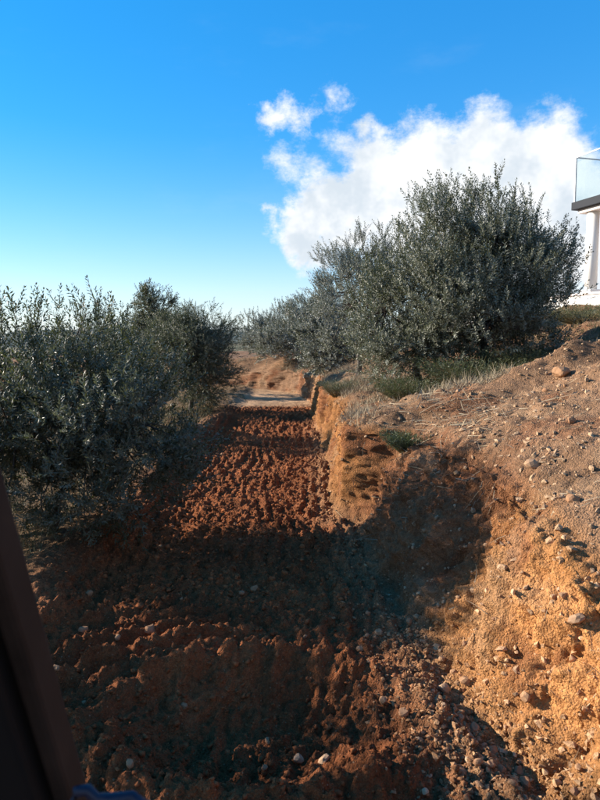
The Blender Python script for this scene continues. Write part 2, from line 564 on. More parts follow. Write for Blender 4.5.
    D += slopek * (.17 * fbm(X / 1.0, Yg / 1.0, 4, 60) * (1 - .6 * sstep(X, 8, 10)) + .05 * fbm(X / .22, Yg / .22, 4, 61))
    D += slopek * (.045 * lumps(X / .13, Yg / .13, 62, .1, .7) + .02 * lumps(X / .055, Yg / .055, 63, .15, .7))
    # talus at the foot of the wall
    tal = np.exp(-((S + .05) / .28) ** 2) * (1 - sstep(Yg, 12, 20))
    D += tal * (.03 + .07 * fbm(Yg / .5, S / .5, 2, 66) + .04 * lumps(X / .07, Yg / .07, 64, .2, .7))
    P = P + N * D[..., None]
    # ---- colour of the earth; near and middle wall also hold painted sun and shade
    def c3(r, g_, b): return np.array([r, g_, b])
    C = np.zeros(P.shape)
    base_floor = c3(.222, .076, .029); c_pale = c3(.44, .27, .15); c_wall = c3(.31, .138, .050)
    c_slope = c3(.245, .140, .078); c_left = c3(.17, .105, .055)
    C += (trench * (1 - pale))[..., None] * base_floor + (pale * sstep(X, -2.9, -2.0))[..., None] * c_pale
    C += (lft)[..., None] * c_left
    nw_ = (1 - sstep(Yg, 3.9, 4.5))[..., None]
    c_wall = c_wall * (1 - nw_) + c3(.40, .185, .068) * nw_  # near face brightened: sunlight put into its colour
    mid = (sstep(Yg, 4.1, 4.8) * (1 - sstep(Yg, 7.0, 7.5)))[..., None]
    c_wall = c_wall * (1 - mid) + c3(.225, .098, .046) * mid  # recessed stretch browned: tree shade put into its colour
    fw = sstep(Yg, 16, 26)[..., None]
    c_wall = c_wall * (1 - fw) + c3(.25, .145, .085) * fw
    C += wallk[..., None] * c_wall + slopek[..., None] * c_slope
    C /= (trench * (1 - pale) + pale * sstep(X, -2.9, -2.0) + lft + wallk + slopek + 1e-6)[..., None]
    big = fbm(Yg / .8, S / .8, 4, 70)
    C *= (1 + .45 * big)[..., None]
    # pockets of red earth and of pale dusty marl
    redp = sstep(fbm(Yg / .55, S / .55, 4, 71), .10, .35) * (wallk + slopek * .6)
    C = C * (1 - .72 * redp[..., None]) + .72 * redp[..., None] * c3(.19, .072, .032)
    mar = sstep(fbm(Yg / .8, S / .6, 4, 73), .16, .42) * (wallk * .5 + slopek * .5)
    C = C * (1 - .6 * mar[..., None]) + .6 * mar[..., None] * c3(.40, .26, .15)
    talc = np.clip(tal * 1.1, 0, 1) * .6
    C = C * (1 - talc[..., None]) + talc[..., None] * c3(.29, .160, .080)
    C = np.clip(C, .02, .8)
    nr, nc = X.shape
    idx = np.arange(nr * nc).reshape(nr, nc)
    F = np.stack([idx[:-1, :-1], idx[:-1, 1:], idx[1:, 1:], idx[1:, :-1]], -1).reshape(-1, 4)
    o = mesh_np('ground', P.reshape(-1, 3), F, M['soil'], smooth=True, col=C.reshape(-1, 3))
    tag(o, 'dug red-brown earth of the trench with its orange cut bank and stony slope', kind='structure')
    return dict(P=P, N=normals(P), X=X, Y=Yg, S=S, C=C, wall=wallk, slope=slopek, trench=trench * (1 - pale), pale=pale, lft=lft, tal=tal, HH=HH, nf=nf, nw=nw)


G = build_ground()
_area = np.linalg.norm(np.cross(np.gradient(G['P'], axis=1), np.gradient(G['P'], axis=0)), axis=-1)


def ground_pick(weight, n, r=rng):
    """n random vertices of the ground, by weight per square metre"""
    w = (weight * _area).ravel(); w = w / w.sum()
    return r.choice(w.size, n, p=w)


def ground_z(x, y):
    """height of the ground under a point"""
    d = (G['P'][..., 0] - x) ** 2 + (G['P'][..., 1] - y) ** 2
    return float(G['P'][..., 2].ravel()[np.argmin(d)])


# ------------------------------------------------------------------ land beyond
def build_far():
    n = 72
    V = [(0, 60, -7.0)]; F = []
    rs = [40, 90, 220, 600, 1500, 4000]
    for k, r in enumerate(rs):
        for j in range(n):
            a = 2 * math.pi * j / n
            V.append((r * math.cos(a), 60 + r * math.sin(a), -7.0 - .4 * k))
    for j in range(n):
        F.append((0, 1 + j, 1 + (j + 1) % n, 1 + (j + 1) % n))
    for k in range(len(rs) - 1):
        for j in range(n):
            F.append((1 + k * n + j, 1 + (k + 1) * n + j, 1 + (k + 1) * n + (j + 1) % n, 1 + k * n + (j + 1) % n))
    m, g = new_mat('far_land')
    tc = g.node('ShaderNodeTexCoord').outputs['Object']
    c = g.ramp(g.noise(tc, 0.012, 8, .6), [(.35, (.07, .085, .04)), (.5, (.13, .12, .06)), (.65, (.24, .16, .09))])
    principled(g, c, 0.95)
    me = bpy.data.meshes.new('far_land')
    F = [tuple(dict.fromkeys(f)) for f in F]
    me.from_pydata(V, [], F); me.update(); me.materials.append(m)
    o = bpy.data.objects.new('far_land', me); COL.objects.link(o)
    tag(o, 'wide open land below the hillside', kind='structure')
    # hills along the horizon
    m2, g = new_mat('hill_scrub')
    tc = g.node('ShaderNodeTexCoord').outputs['Object']
    c = g.ramp(g.noise(tc, 0.02, 8, .6), [(.35, (.06, .085, .075)), (.65, (.13, .14, .11))])
    principled(g, c, 0.95)
    na, nr = 240, 14
    A, T = np.meshgrid(np.linspace(R(-110), R(110), na), np.linspace(0, 1, nr), indexing='ij')
    prof = np.sin(np.pi * T)
    rad = 1300 + 900 * T
    hgt = (22 + 26 * (fbm(A * 4, A * 0, 4, 90) + .3)) * prof ** .8 + 8 * fbm(A * 30, T * 6, 4, 92) * prof
    V = np.stack([rad * np.sin(A), rad * np.cos(A), -12 + hgt], -1).reshape(-1, 3)
    idx = np.arange(na * nr).reshape(na, nr)
    F = np.stack([idx[:-1, :-1], idx[:-1, 1:], idx[1:, 1:], idx[1:, :-1]], -1).reshape(-1, 4)
    o = mesh_np('hills', V, F, m2, smooth=True)
    tag(o, 'low blue hills along the horizon', kind='structure')


build_far()


# ------------------------------------------------------------------ olive trees
def shoot_templates(seed, n_var, length, n_leaf, leaf_len, leaf_w, droop=0.0):
    """a leafy olive shoot along +Z: opposite pairs of lance-shaped leaves on a thin stem"""
    r = np.random.default_rng(seed); out = []
    for k in range(n_var):
        V = []; F = []; val = []
        bend = r.normal(0, .12, 2)
        def stem(t):
            z = t * length
            return np.array([bend[0] * t * t * length, bend[1] * t * t * length, z])
        # stem: thin triangle strip pair (cross-shaped blade)
        for a in (0, math.pi / 2):
            w = .0022
            o = np.array([math.cos(a), math.sin(a), 0]) * w
            b = len(V)
            V += [stem(0) - o, stem(0) + o, stem(.95) + o * .4, stem(.95) - o * .4]
            F.append((b, b + 1, b + 2, b + 3)); val += [.3] * 4
        for i in range(n_leaf):
            t = .06 + .94 * (i // 2 + .5) / (n_leaf / 2) + r.normal(0, .01)
            az = (i // 2) * math.pi / 2 + (i % 2) * math.pi + r.normal(0, .35)
            up = r.normal(.85, .25) if t < .93 else r.normal(.4, .15)      # angle from the stem
            L = leaf_len * (1.0 - .35 * max(0, t - .6) / .4) * r.uniform(.75, 1.15)
            W = leaf_w * r.uniform(.8, 1.2)
            d = np.array([math.cos(az) * math.sin(up), math.sin(az) * math.sin(up), math.cos(up)])
            s = np.cross(d, [0, 0, 1]); s /= np.linalg.norm(s) + 1e-9
            nrm = np.cross(s, d)
            roll = r.normal(0, .5)
            s = s * math.cos(roll) + nrm * math.sin(roll); nrm = np.cross(s, d)
            p0 = stem(t); b = len(V)
            V += [p0, p0 + d * L * .5 + s * W * .5 - nrm * L * .03, p0 + d * L + nrm * L * .02, p0 + d * L * .5 - s * W * .5 - nrm * L * .03]
            F.append((b, b + 3, b + 2, b + 1))
            val += [r.uniform(0, 1)] * 4
        out.append((np.array(V), np.array(F), np.array(val)))
    return out


TPL_NEAR = shoot_templates(1, 6, .30, 26, .062, .0155)
TPL_MID = shoot_templates(2, 6, .33, 26, .062, .0165)
TPL_FAR = shoot_templates(3, 6, .42, 22, .095, .030)


def place_shoots(tpl, pts, dirs, scale, r):
    """many shoots joined into one leaf mesh"""
    n = len(pts); Vs = []; Fs = []; vals = []; off = 0
    which = r.integers(0, len(tpl), n)
    z = dirs / (np.linalg.norm(dirs, axis=1, keepdims=True) + 1e-9)
    ref = np.where(np.abs(z[:, 2:3]) > .95, np.array([[1., 0, 0]]), np.array([[0, 0, 1.]]))
    x = np.cross(ref, z); x /= np.linalg.norm(x, axis=1, keepdims=True)
    y = np.cross(z, x)
    a = r.uniform(0, 2 * np.pi, n)[:, None]
    x, y = x * np.cos(a) + y * np.sin(a), -x * np.sin(a) + y * np.cos(a)
    tone = r.normal(0, .14, n)
    for k, (V, F, val) in enumerate(tpl):
        i = np.where(which == k)[0]
        if not len(i): continue
        W = (V[None, :, 0:1] * x[i, None, :] + V[None, :, 1:2] * y[i, None, :] + V[None, :, 2:3] * z[i, None, :]) * scale[i, None, None] + pts[i, None, :]
        m = len(V)
        Vs.append(W.reshape(-1, 3))
        Fs.append((F[None] + (np.arange(len(i)) * m)[:, None, None] + off).reshape(-1, 4))
        vals.append(np.clip(val[None] + tone[i, None], 0, 1).ravel())
        off += len(i) * m
    return np.concatenate(Vs), np.concatenate(Fs), np.concatenate(vals)


def olive_tree(base, lumps_, n_shoots, seed, label, cat='tree', group='olive trees along the cut', tpl=None, leaf='leaf', trunk_h=.9, trunk_r=.10,
               n_stem=3, up=.7, whips=0, twig=120, name='olive_tree', fork=None):
    """lumps_: ellipsoids (dx, dy, z, rx, ry, rz) relative to the base, together the crown"""
    r = np.random.default_rng(seed)
    root = empty(name, base)
    tag(root, label, cat, group)
    tpl = tpl or TPL_MID
    Lm = np.array(lumps_, float)
    vol = np.cbrt(Lm[:, 3] * Lm[:, 4] * Lm[:, 5]) ** 2.4
    cnt = r.multinomial(n_shoots, vol / vol.sum())
    pts = []; dirs = []
    for (cx, cy, cz, rx, ry, rz), c in zip(Lm, cnt):
        # foliage sits in clumps at the ends of branches, thicker towards the outside
        nb = max(6, int(c / 16))
        u = r.normal(size=(nb, 3)); u /= np.linalg.norm(u, axis=1, keepdims=True)
        rr = r.uniform(.30, 1.0, (nb, 1)) ** .55
        rr *= 1 + .14 * r.normal(size=(nb, 1))
        cen = u * rr
        w = r.uniform(.3, 1.7, nb); pick = r.choice(nb, c, p=w / w.sum())
        q = cen[pick] + r.normal(0, .13, (c, 3))
        p = q * np.array([rx, ry, rz]) + np.array([cx, cy, cz])
        d = q / (np.linalg.norm(q, axis=1, keepdims=True) + .2) + np.array([0, 0, up]) + r.normal(0, .45, (c, 3))
        pts.append(p); dirs.append(d)
    if whips:
        # long upright shoots standing out of the top
        k = whips
        li = r.choice(len(Lm), k, p=vol / vol.sum())
        a = r.uniform(0, 2 * np.pi, k); rad = np.sqrt(r.uniform(0, .9, k))
        bx = Lm[li, 0] + np.cos(a) * rad * Lm[li, 3]; by = Lm[li, 1] + np.sin(a) * rad * Lm[li, 4]
        bz = Lm[li, 2] + Lm[li, 5] * np.sqrt(np.clip(1 - rad ** 2, 0, 1)) * .9
        lean = r.normal(0, .22, (k, 2))
        for s in range(3):
            step = .16 * s
            for side in range(3 if s else 4):
                pts.append(np.stack([bx + lean[:, 0] * step, by + lean[:, 1] * step, bz + step], 1))
                sp = .5 if s else .7
                dirs.append(np.stack([lean[:, 0] + r.normal(0, sp, k) * (side > 0), lean[:, 1] + r.normal(0, sp, k) * (side > 0), np.full(k, 1.0)], 1))
    pts = np.concatenate(pts); dirs = np.concatenate(dirs)
    keep = pts[:, 2] > .12
    pts, dirs = pts[keep], dirs[keep]
    V, F, val = place_shoots(tpl, pts, dirs, r.uniform(.7, 1.2, len(pts)), r)
    crown = mesh_np('crown', V, F, M[leaf], root, val=val)
    # trunk and limbs
    f = np.array(fork if fork is not None else (Lm[0, 0] * .25, Lm[0, 1] * .25, trunk_h))
    mb = MB()
    k = 6
    mb.tube([(f[0] * (i / k) ** 1.2 + .03 * math.sin(i * 1.7 + seed), f[1] * (i / k) ** 1.2 + .03 * math.cos(i * 2.1 + seed), -.15 + (f[2] + .15) * i / k) for i in range(k + 1)],
            [trunk_r * (1.5 if i == 0 else 1.15 if i == 1 else 1.0 - .05 * i) for i in range(k + 1)], 10)
    mb.build('trunk', M['bark'], root, smooth=True)
    order = np.argsort(-vol)[:max(n_stem, 1) + 2]
    nodes = []
    for j in order:
        c = Lm[j, :3] + np.array([0, 0, Lm[j, 5] * .35])
        ctrl = [f * 1.0]
        for s in range(1, 6):
            t = s / 5
            q = f * (1 - t) + c * t + np.array([0, 0, .18 * math.sin(math.pi * t)]) + r.normal(0, .045, 3)
            ctrl.append(q)
        lb = MB(); lb.tube(ctrl, [trunk_r * .62 * (1 - .15 * s) for s in range(6)], 7)
        lb.build('limb', M['bark'], root, smooth=True)
        nodes += ctrl[2:]
    # branches out to the foliage
    nodes = np.array(nodes); tw = MB()
    for i in r.choice(len(pts), min(twig, len(pts)), replace=False):
        e = pts[i]; dd = np.linalg.norm(nodes - e, axis=1)
        s = nodes[np.argmin(dd)]
        m1 = s * .6 + e * .4 + r.normal(0, .05, 3) + np.array([0, 0, -.04]); m2 = s * .25 + e * .75 + r.normal(0, .04, 3)
        tw.tube([s, m1, m2, e], [trunk_r * .16 + .004, trunk_r * .11 + .003, .005, .003], 4)
    tw.build('branches', M['bark'], crown, smooth=True)
    return root


GRP = 'olive trees along the cut'


def spot(x, y, dz=0.0): return (x, y, ground_z(x, y) + dz)


# left of the trench
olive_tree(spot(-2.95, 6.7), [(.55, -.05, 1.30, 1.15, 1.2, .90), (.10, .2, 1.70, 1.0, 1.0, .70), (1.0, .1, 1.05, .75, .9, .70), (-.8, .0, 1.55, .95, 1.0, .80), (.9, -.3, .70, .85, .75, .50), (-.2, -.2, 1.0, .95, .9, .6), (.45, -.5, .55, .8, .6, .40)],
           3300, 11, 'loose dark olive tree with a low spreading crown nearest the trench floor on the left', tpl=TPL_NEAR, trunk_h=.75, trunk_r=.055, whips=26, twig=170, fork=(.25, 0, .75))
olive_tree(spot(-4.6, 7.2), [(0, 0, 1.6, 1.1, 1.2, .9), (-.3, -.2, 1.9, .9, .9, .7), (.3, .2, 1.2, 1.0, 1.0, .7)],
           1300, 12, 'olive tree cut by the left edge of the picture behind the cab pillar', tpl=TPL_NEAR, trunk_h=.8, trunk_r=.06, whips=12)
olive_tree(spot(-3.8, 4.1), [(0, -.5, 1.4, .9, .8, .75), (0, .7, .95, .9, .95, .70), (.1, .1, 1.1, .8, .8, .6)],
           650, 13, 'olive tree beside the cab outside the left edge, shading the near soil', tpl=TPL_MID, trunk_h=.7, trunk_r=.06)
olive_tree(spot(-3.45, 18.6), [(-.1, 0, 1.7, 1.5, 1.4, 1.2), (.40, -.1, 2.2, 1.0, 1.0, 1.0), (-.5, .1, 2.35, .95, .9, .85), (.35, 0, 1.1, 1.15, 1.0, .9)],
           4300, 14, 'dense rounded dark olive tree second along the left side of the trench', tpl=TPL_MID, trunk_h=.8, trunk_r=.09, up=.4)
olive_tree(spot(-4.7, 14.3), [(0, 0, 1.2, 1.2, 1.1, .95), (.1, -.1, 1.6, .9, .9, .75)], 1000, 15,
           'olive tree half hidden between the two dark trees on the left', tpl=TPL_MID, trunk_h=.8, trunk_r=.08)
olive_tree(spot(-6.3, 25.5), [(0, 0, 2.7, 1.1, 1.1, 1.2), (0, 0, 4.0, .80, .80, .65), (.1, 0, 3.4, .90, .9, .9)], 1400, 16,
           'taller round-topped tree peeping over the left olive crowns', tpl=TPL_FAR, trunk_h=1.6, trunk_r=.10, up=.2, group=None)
# right of the trench
olive_tree(spot(3.2, 10.4), [(0, 0, 1.8, 1.40, 1.3, 1.25), (.02, 0, 2.35, .62, .7, .85), (.55, .1, 1.8, .90, 1.0, .95), (-.5, -.2, 1.3, 1.1, 1.0, .9), (.85, .2, 1.4, .6, .7, .7), (-.1, -.55, .75, 1.25, .8, .6), (.7, -.3, .9, .8, .8, .55)],
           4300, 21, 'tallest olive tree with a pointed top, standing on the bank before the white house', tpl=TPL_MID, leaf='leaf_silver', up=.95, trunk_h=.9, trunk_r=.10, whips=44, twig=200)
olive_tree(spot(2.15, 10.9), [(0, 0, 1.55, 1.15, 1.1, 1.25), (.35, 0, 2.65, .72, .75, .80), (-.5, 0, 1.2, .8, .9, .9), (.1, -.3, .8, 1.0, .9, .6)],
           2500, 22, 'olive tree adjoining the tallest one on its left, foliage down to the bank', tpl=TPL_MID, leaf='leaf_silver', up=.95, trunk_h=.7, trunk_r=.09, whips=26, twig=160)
olive_tree(spot(1.55, 15.6), [(-.2, 0, 2.2, 1.05, 1.0, 1.0), (.2, 0, 2.75, .8, .8, .8), (.5, .1, 1.9, .9, .9, .8)],
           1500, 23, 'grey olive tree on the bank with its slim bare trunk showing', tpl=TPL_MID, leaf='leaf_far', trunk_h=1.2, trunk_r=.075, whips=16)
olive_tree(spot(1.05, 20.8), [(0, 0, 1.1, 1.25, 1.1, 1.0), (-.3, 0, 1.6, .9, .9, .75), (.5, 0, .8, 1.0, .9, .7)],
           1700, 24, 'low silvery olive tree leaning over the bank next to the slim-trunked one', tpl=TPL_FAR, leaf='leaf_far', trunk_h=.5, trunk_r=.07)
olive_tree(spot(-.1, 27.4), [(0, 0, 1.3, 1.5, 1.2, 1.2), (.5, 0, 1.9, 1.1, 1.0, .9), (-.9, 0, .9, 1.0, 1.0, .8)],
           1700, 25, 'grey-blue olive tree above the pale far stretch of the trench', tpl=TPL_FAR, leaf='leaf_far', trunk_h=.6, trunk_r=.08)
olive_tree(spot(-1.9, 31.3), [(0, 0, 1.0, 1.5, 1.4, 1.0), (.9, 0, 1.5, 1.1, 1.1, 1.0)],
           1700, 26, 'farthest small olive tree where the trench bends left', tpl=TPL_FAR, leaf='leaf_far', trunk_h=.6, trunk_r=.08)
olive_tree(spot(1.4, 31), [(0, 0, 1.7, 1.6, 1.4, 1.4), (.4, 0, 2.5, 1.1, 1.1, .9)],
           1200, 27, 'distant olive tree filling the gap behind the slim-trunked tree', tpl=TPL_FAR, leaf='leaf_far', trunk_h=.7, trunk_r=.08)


# ------------------------------------------------------------------ shrubs, grass, straw
def blades(pts, dirs, length, width, r, bend=.5, seg=2):
    """thin curved blades joined into one mesh"""
    n = len(pts)
    d = dirs / np.linalg.norm(dirs, axis=1, keepdims=True)
    s = np.cross(d, np.array([[0, 0, 1.]])) + 1e-6; s /= np.linalg.norm(s, axis=1, keepdims=True)
    a = r.uniform(0, 2 * np.pi, n)[:, None]
    b = np.cross(d, s); s = s * np.cos(a) + b * np.sin(a)
    g = r.normal(0, bend, (n, 3)); g[:, 2] -= bend * .6
    L = length[:, None]; W = width[:, None]
    p0 = pts; p1 = pts + d * L * .5 + g * L * .08; p2 = pts + d * L + g * L * .35
    V = np.stack([p0 - s * W, p0 + s * W, p1 + s * W * .8, p1 - s * W * .8, p2 + s * W * .15, p2 - s * W * .15], 1).reshape(-1, 3)
    o = (np.arange(n) * 6)[:, None]
    F = np.concatenate([o + np.array([[0, 1, 2, 3]]), o + np.array([[3, 2, 4, 5]])], 0)
    val = np.repeat(r.uniform(0, 1, n), 6)
    return V, F, val


def grass_patch(name, label, weight, n_tuft, per, length, width, mat, seed, spread=.05, lean=.45):
    r = np.random.default_rng(seed)
    i = ground_pick(weight, n_tuft, r)
    P = G['P'].reshape(-1, 3)[i]
    P = np.repeat(P, per, 0) + np.concatenate([r.normal(0, spread, (n_tuft * per, 2)), np.full((n_tuft * per, 1), -.015)], 1)
    d = np.concatenate([r.normal(0, lean, (n_tuft * per, 2)), np.ones((n_tuft * per, 1))], 1)
    V, F, val = blades(P, d, length * r.uniform(.4, 1.3, len(P)), np.full(len(P), width), r)
    o = mesh_np(name, V, F, mat, val=val)
    tag(o, label, kind='stuff')
    return o


X, Y, S = G['X'], G['Y'], G['S']
past_lip = S - (G['HH'] + .35 * wx(Y))
grass_patch('dry_grass', 'dry tawny grass along the top of the bank', (past_lip > .1) * (past_lip < 2.2) * (Y > 7.6) * (Y < 34) * sstep(fbm(X / .7, Y / .7, 3, 101), -.12, .25), 2900, 12, .17, .0032, M['straw'], 201)
grass_patch('weedy_grass', 'green and yellow weeds along the bank top', (past_lip > .2) * (past_lip < 2.6) * (Y > 8.0) * (Y < 22) * sstep(fbm(X / .8, Y / .8, 3, 103), .08, .35), 420, 10, .09, .0035, M['grass'], 202)
grass_patch('meadow_grass', 'sunlit green grass around the left tree trunks', (X < -2.75) * (X > -9) * (Y > 5.2) * (Y < 20), 2200, 12, .20, .0045, M['grass'], 203)
grass_patch('upper_grass', 'dark rough grass at the foot of the house wall', (X > 4.6) * (X < 9) * (Y > 9.5) * (Y < 18), 1000, 12, .11, .0040, M['grass'], 204)


def shrub(base, rad, h, n, seed, label, leafy=True, name='shrub', mat='leaf_green'):
    r = np.random.default_rng(seed)
    root = empty(name, base); tag(root, label, 'shrub')
    a = r.uniform(0, 2 * np.pi, n); q = np.sqrt(r.uniform(0, 1, n))
    d = np.stack([np.cos(a) * q * rad * 1.5, np.sin(a) * q * rad * 1.5, np.full(n, h)], 1)
    p = np.stack([np.cos(a) * q * rad * .45, np.sin(a) * q * rad * .45, np.zeros(n) - .02], 1)
    V, F, val = blades(p, d, np.linalg.norm(d, axis=1) * r.uniform(.5, .9, n), np.full(n, .0028), r, .3)
    st = mesh_np('stems', V, F, M['grass'], root, val=val)
    m = n * 8
    k = r.integers(0, n, m); t = r.uniform(.35, 1.0, m)[:, None]
    pp = p[k] + d[k] * t * r.uniform(.75, 1.0, (m, 1)) + r.normal(0, .02, (m, 3))
    dd = d[k] / np.linalg.norm(d[k], axis=1, keepdims=True) + r.normal(0, .55, (m, 3))
    V, F, val = blades(pp, dd, r.uniform(.03, .07, m), r.uniform(.002, .0045, m), r, .4)
    mesh_np('foliage', V, F, M[mat], root, val=val)
    return root


shrub(spot(1.28, 7.05, -.02), .20, .26, 420, 301, 'small round green shrub on the lip of the cut bank')
shrub(spot(2.7, 9.35), .55, .55, 900, 302, 'low bushy green shrub under the tallest olive tree')
shrub(spot(1.85, 9.9), .45, .45, 700, 303, 'dull green shrub at the left foot of the adjoining olive tree')
shrub(spot(3.55, 9.6), .40, .35, 420, 304, 'sparse low shrub right of the tallest olive trunk')
shrub(spot(6.0, 12.6), .7, .4, 600, 305, 'dark flat shrub below the white house wall')
shrub(spot(.9, 13.6, -.02), .35, .40, 420, 306, 'grey scrubby shrub shadowed on the bank edge midway along the trench', mat='leaf')


def stalk_heap():
    """dry cut stalks strewn on the bank"""
    r = np.random.default_rng(5)
    w = np.exp(-((X - 1.75) / .45) ** 2 - ((Y - 6.7) / .8) ** 2) + .5 * np.exp(-((X - 1.35) / .3) ** 2 - ((Y - 8.3) / .9) ** 2)
    i = ground_pick(w, 800, r); P = G['P'].reshape(-1, 3)[i] + np.array([0, 0, .012])
    d = np.stack([r.normal(.8, .5, len(P)), r.normal(-.3, .5, len(P)), r.normal(.12, .14, len(P))], 1)
    V, F, val = blades(P, d, r.uniform(.10, .42, len(P)), r.uniform(.0015, .005, len(P)), r, .35)
    tag(mesh_np('dry_stalks', V, F, M['straw'], val=val), 'pale dry stalks strewn over the lip of the bank', kind='stuff')
    # straw and roots littered thinly on slope and wall
    w = (G['slope'] * 1.0 + G['wall'] * .5) * (Y > 2) * (Y < 12) * (X < 6)
    i = ground_pick(w, 1700, r); P = G['P'].reshape(-1, 3)[i] + G['N'].reshape(-1, 3)[i] * .006
    d = r.normal(0, 1, (len(P), 3)); nn = G['N'].reshape(-1, 3)[i]
    d = d - nn * np.sum(d * nn, 1, keepdims=True) * .9
    V, F, val = blades(P, d, r.uniform(.04, .20, len(P)), r.uniform(.0010, .0028, len(P)), r, .4)
    tag(mesh_np('root_litter', V, F, M['straw'], val=val), 'thin roots and straw bits littering the cut earth', kind='stuff')

    w = np.exp(-((past_lip + .12) / .12) ** 2) * (Y > 2.4) * (Y < 14)
    i = ground_pick(w, 170, r); P = G['P'].reshape(-1, 3)[i]; nn = G['N'].reshape(-1, 3)[i]
    d = nn * .55 + np.stack([r.normal(0, .25, len(P)), r.normal(0, .35, len(P)), -np.abs(r.normal(.8, .3, len(P)))], 1)
    V, F, val = blades(P, d, r.uniform(.08, .34, len(P)), r.uniform(.0010, .0026, len(P)), r, .5)
    tag(mesh_np('hanging_roots', V, F, M['straw'], val=val * .5), 'thin torn roots hanging from the lip of the cut bank', kind='stuff')


stalk_heap()


# ------------------------------------------------------------------ clods, gravel and stones
def ico(sub=0):
    t = (1 + 5 ** .5) / 2
    v = np.array([(-1, t, 0), (1, t, 0), (-1, -t, 0), (1, -t, 0), (0, -1, t), (0, 1, t), (0, -1, -t), (0, 1, -t), (t, 0, -1), (t, 0, 1), (-t, 0, -1), (-t, 0, 1)], float)
    v /= np.linalg.norm(v[0])
    f = [(0, 11, 5), (0, 5, 1), (0, 1, 7), (0, 7, 10), (0, 10, 11), (1, 5, 9), (5, 11, 4), (11, 10, 2), (10, 7, 6), (7, 1, 8), (3, 9, 4), (3, 4, 2), (3, 2, 6), (3, 6, 8), (3, 8, 9), (4, 9, 5), (2, 4, 11), (6, 2, 10), (8, 6, 7), (9, 8, 1)]
    for _ in range(sub):
        v = list(map(tuple, v)); cache = {}; nf = []
        def mid(a, b):
            k = (min(a, b), max(a, b))
            if k not in cache:
                m = (np.array(v[a]) + np.array(v[b])); m /= np.linalg.norm(m); v.append(tuple(m)); cache[k] = len(v) - 1
            return cache[k]
        for a, b, c in f:
            x, y, z = mid(a, b), mid(b, c), mid(c, a); nf += [(a, x, z), (b, y, x), (c, z, y), (x, y, z)]
        f = nf; v = np.array(v)
    return np.array(v), np.array(f)


ICO0, ICO1, ICO2 = ico(0), ico(1), ico(2)


def scatter_lumps(name, label, weight, n, smin, smax, mat, seed, tint=None, sink=.3, power=3.5, smooth=True):
    r = np.random.default_rng(seed)
    i = ground_pick(weight, n, r)
    P = G['P'].reshape(-1, 3)[i]; N = G['N'].reshape(-1, 3)[i]; C = G['C'].reshape(-1, 3)[i]
    v, f = ICO0
    size = smin + (smax - smin) * r.uniform(0, 1, n) ** power
    W = v[None] * (1 + .36 * r.normal(size=(n, len(v), 1))) * r.uniform(.6, 1.25, (n, 1, 3))
    a = r.uniform(0, 2 * np.pi, n); ca, sa = np.cos(a)[:, None], np.sin(a)[:, None]
    W = np.stack([W[..., 0] * ca - W[..., 1] * sa, W[..., 0] * sa + W[..., 1] * ca, W[..., 2] * .8], -1)
    W = W * size[:, None, None] + (P + N * (size * (.5 - sink))[:, None])[:, None, :]
    F = (f[None] + (np.arange(n) * len(v))[:, None, None]).reshape(-1, 3)
    col = C * 1.05 if tint is None else C * .45 + np.array(tint) * .55
    o = mesh_np(name, W.reshape(-1, 3), F, M[mat], smooth=smooth, col=np.repeat(col, len(v), 0), val=np.repeat(r.uniform(0, 1, n), len(v)))
    tag(o, label, kind='stuff')
    return o


seen = (Y > 2.0) * (Y < 24) * (X > -3.4) * (X < 5.5)
dist = 1.0 / (np.maximum(Y, 2.5) ** 1.6)
scatter_lumps('earth_clods', 'loose red-brown clods all over the raked trench floor', G['trench'] * seen * dist, 13000, .004, .024, 'clod', 401, sink=.5)
scatter_lumps('far_clods', 'crumbled clods on the furrow crests farther along the trench', G['trench'] * seen * (Y > 5) * np.exp(-((Y - 7) / 5) ** 2), 7000, .008, .032, 'clod', 404, power=2.6, sink=.6)
scatter_lumps('gravel', 'fine stony rubble heaped along the foot of the cut bank', np.clip(G['tal'], 0, 1) * seen * (dist * (1 - sstep(Y, 4.2, 5.2)) + .006) * (S > -.75) * (S < .45), 6500, .004, .019, 'clod', 402, (.38, .225, .115), smooth=False)
scatter_lumps('slope_rubble', 'crumbled stones and soil on the spoil slope', (G['slope'] + G['wall'] * .35) * seen * dist * (X < 5), 13000, .005, .028, 'clod', 403, (.48, .33, .20), smooth=False)


def stone_mesh(name, seed, mat, dirt=.5, flat=.75, shape=None):
    r = np.random.default_rng(seed)
    v, f = shape or ICO1
    v = v.copy()
    for _ in range(9 if shape else 5):           # chip facets off
        n = r.normal(size=3); n /= np.linalg.norm(n); h = r.uniform(.6, .9)
        d = v @ n; v = v - np.outer(np.maximum(d - h, 0), n)
    v = v * (1 + (.03 if shape else .075) * r.normal(size=(len(v), 1))) * np.array([1, r.uniform(.6, .9), flat * r.uniform(.7, 1.1)])
    me = bpy.data.meshes.new(name); me.from_pydata(v.tolist(), [], f.tolist()); me.update()
    a = me.attributes.new('val', 'FLOAT', 'POINT')
    a.data.foreach_set('value', np.clip(dirt * .5 + .9 * dirt * (r.uniform(0, 1, len(v)) - .3), 0, 1).astype(np.float32))
    me.materials.append(M[mat])
    return me


STONES = [stone_mesh('stone', 500 + k, 'stone', .85) for k in range(7)]
PALES = [stone_mesh('stone', 520 + k, 'pale_stone', .4) for k in range(4)]


def put_stone(me, P, N, size, label, group, r, sink=.25):
    o = bpy.data.objects.new('stone', me); COL.objects.link(o)
    o.location = tuple(P + N * size * (.55 - sink))
    o.rotation_euler = (r.normal(0, .25), r.normal(0, .25), r.uniform(0, 6.28))
    o.scale = (size,) * 3
    tag(o, label, 'stone', group)
    return o


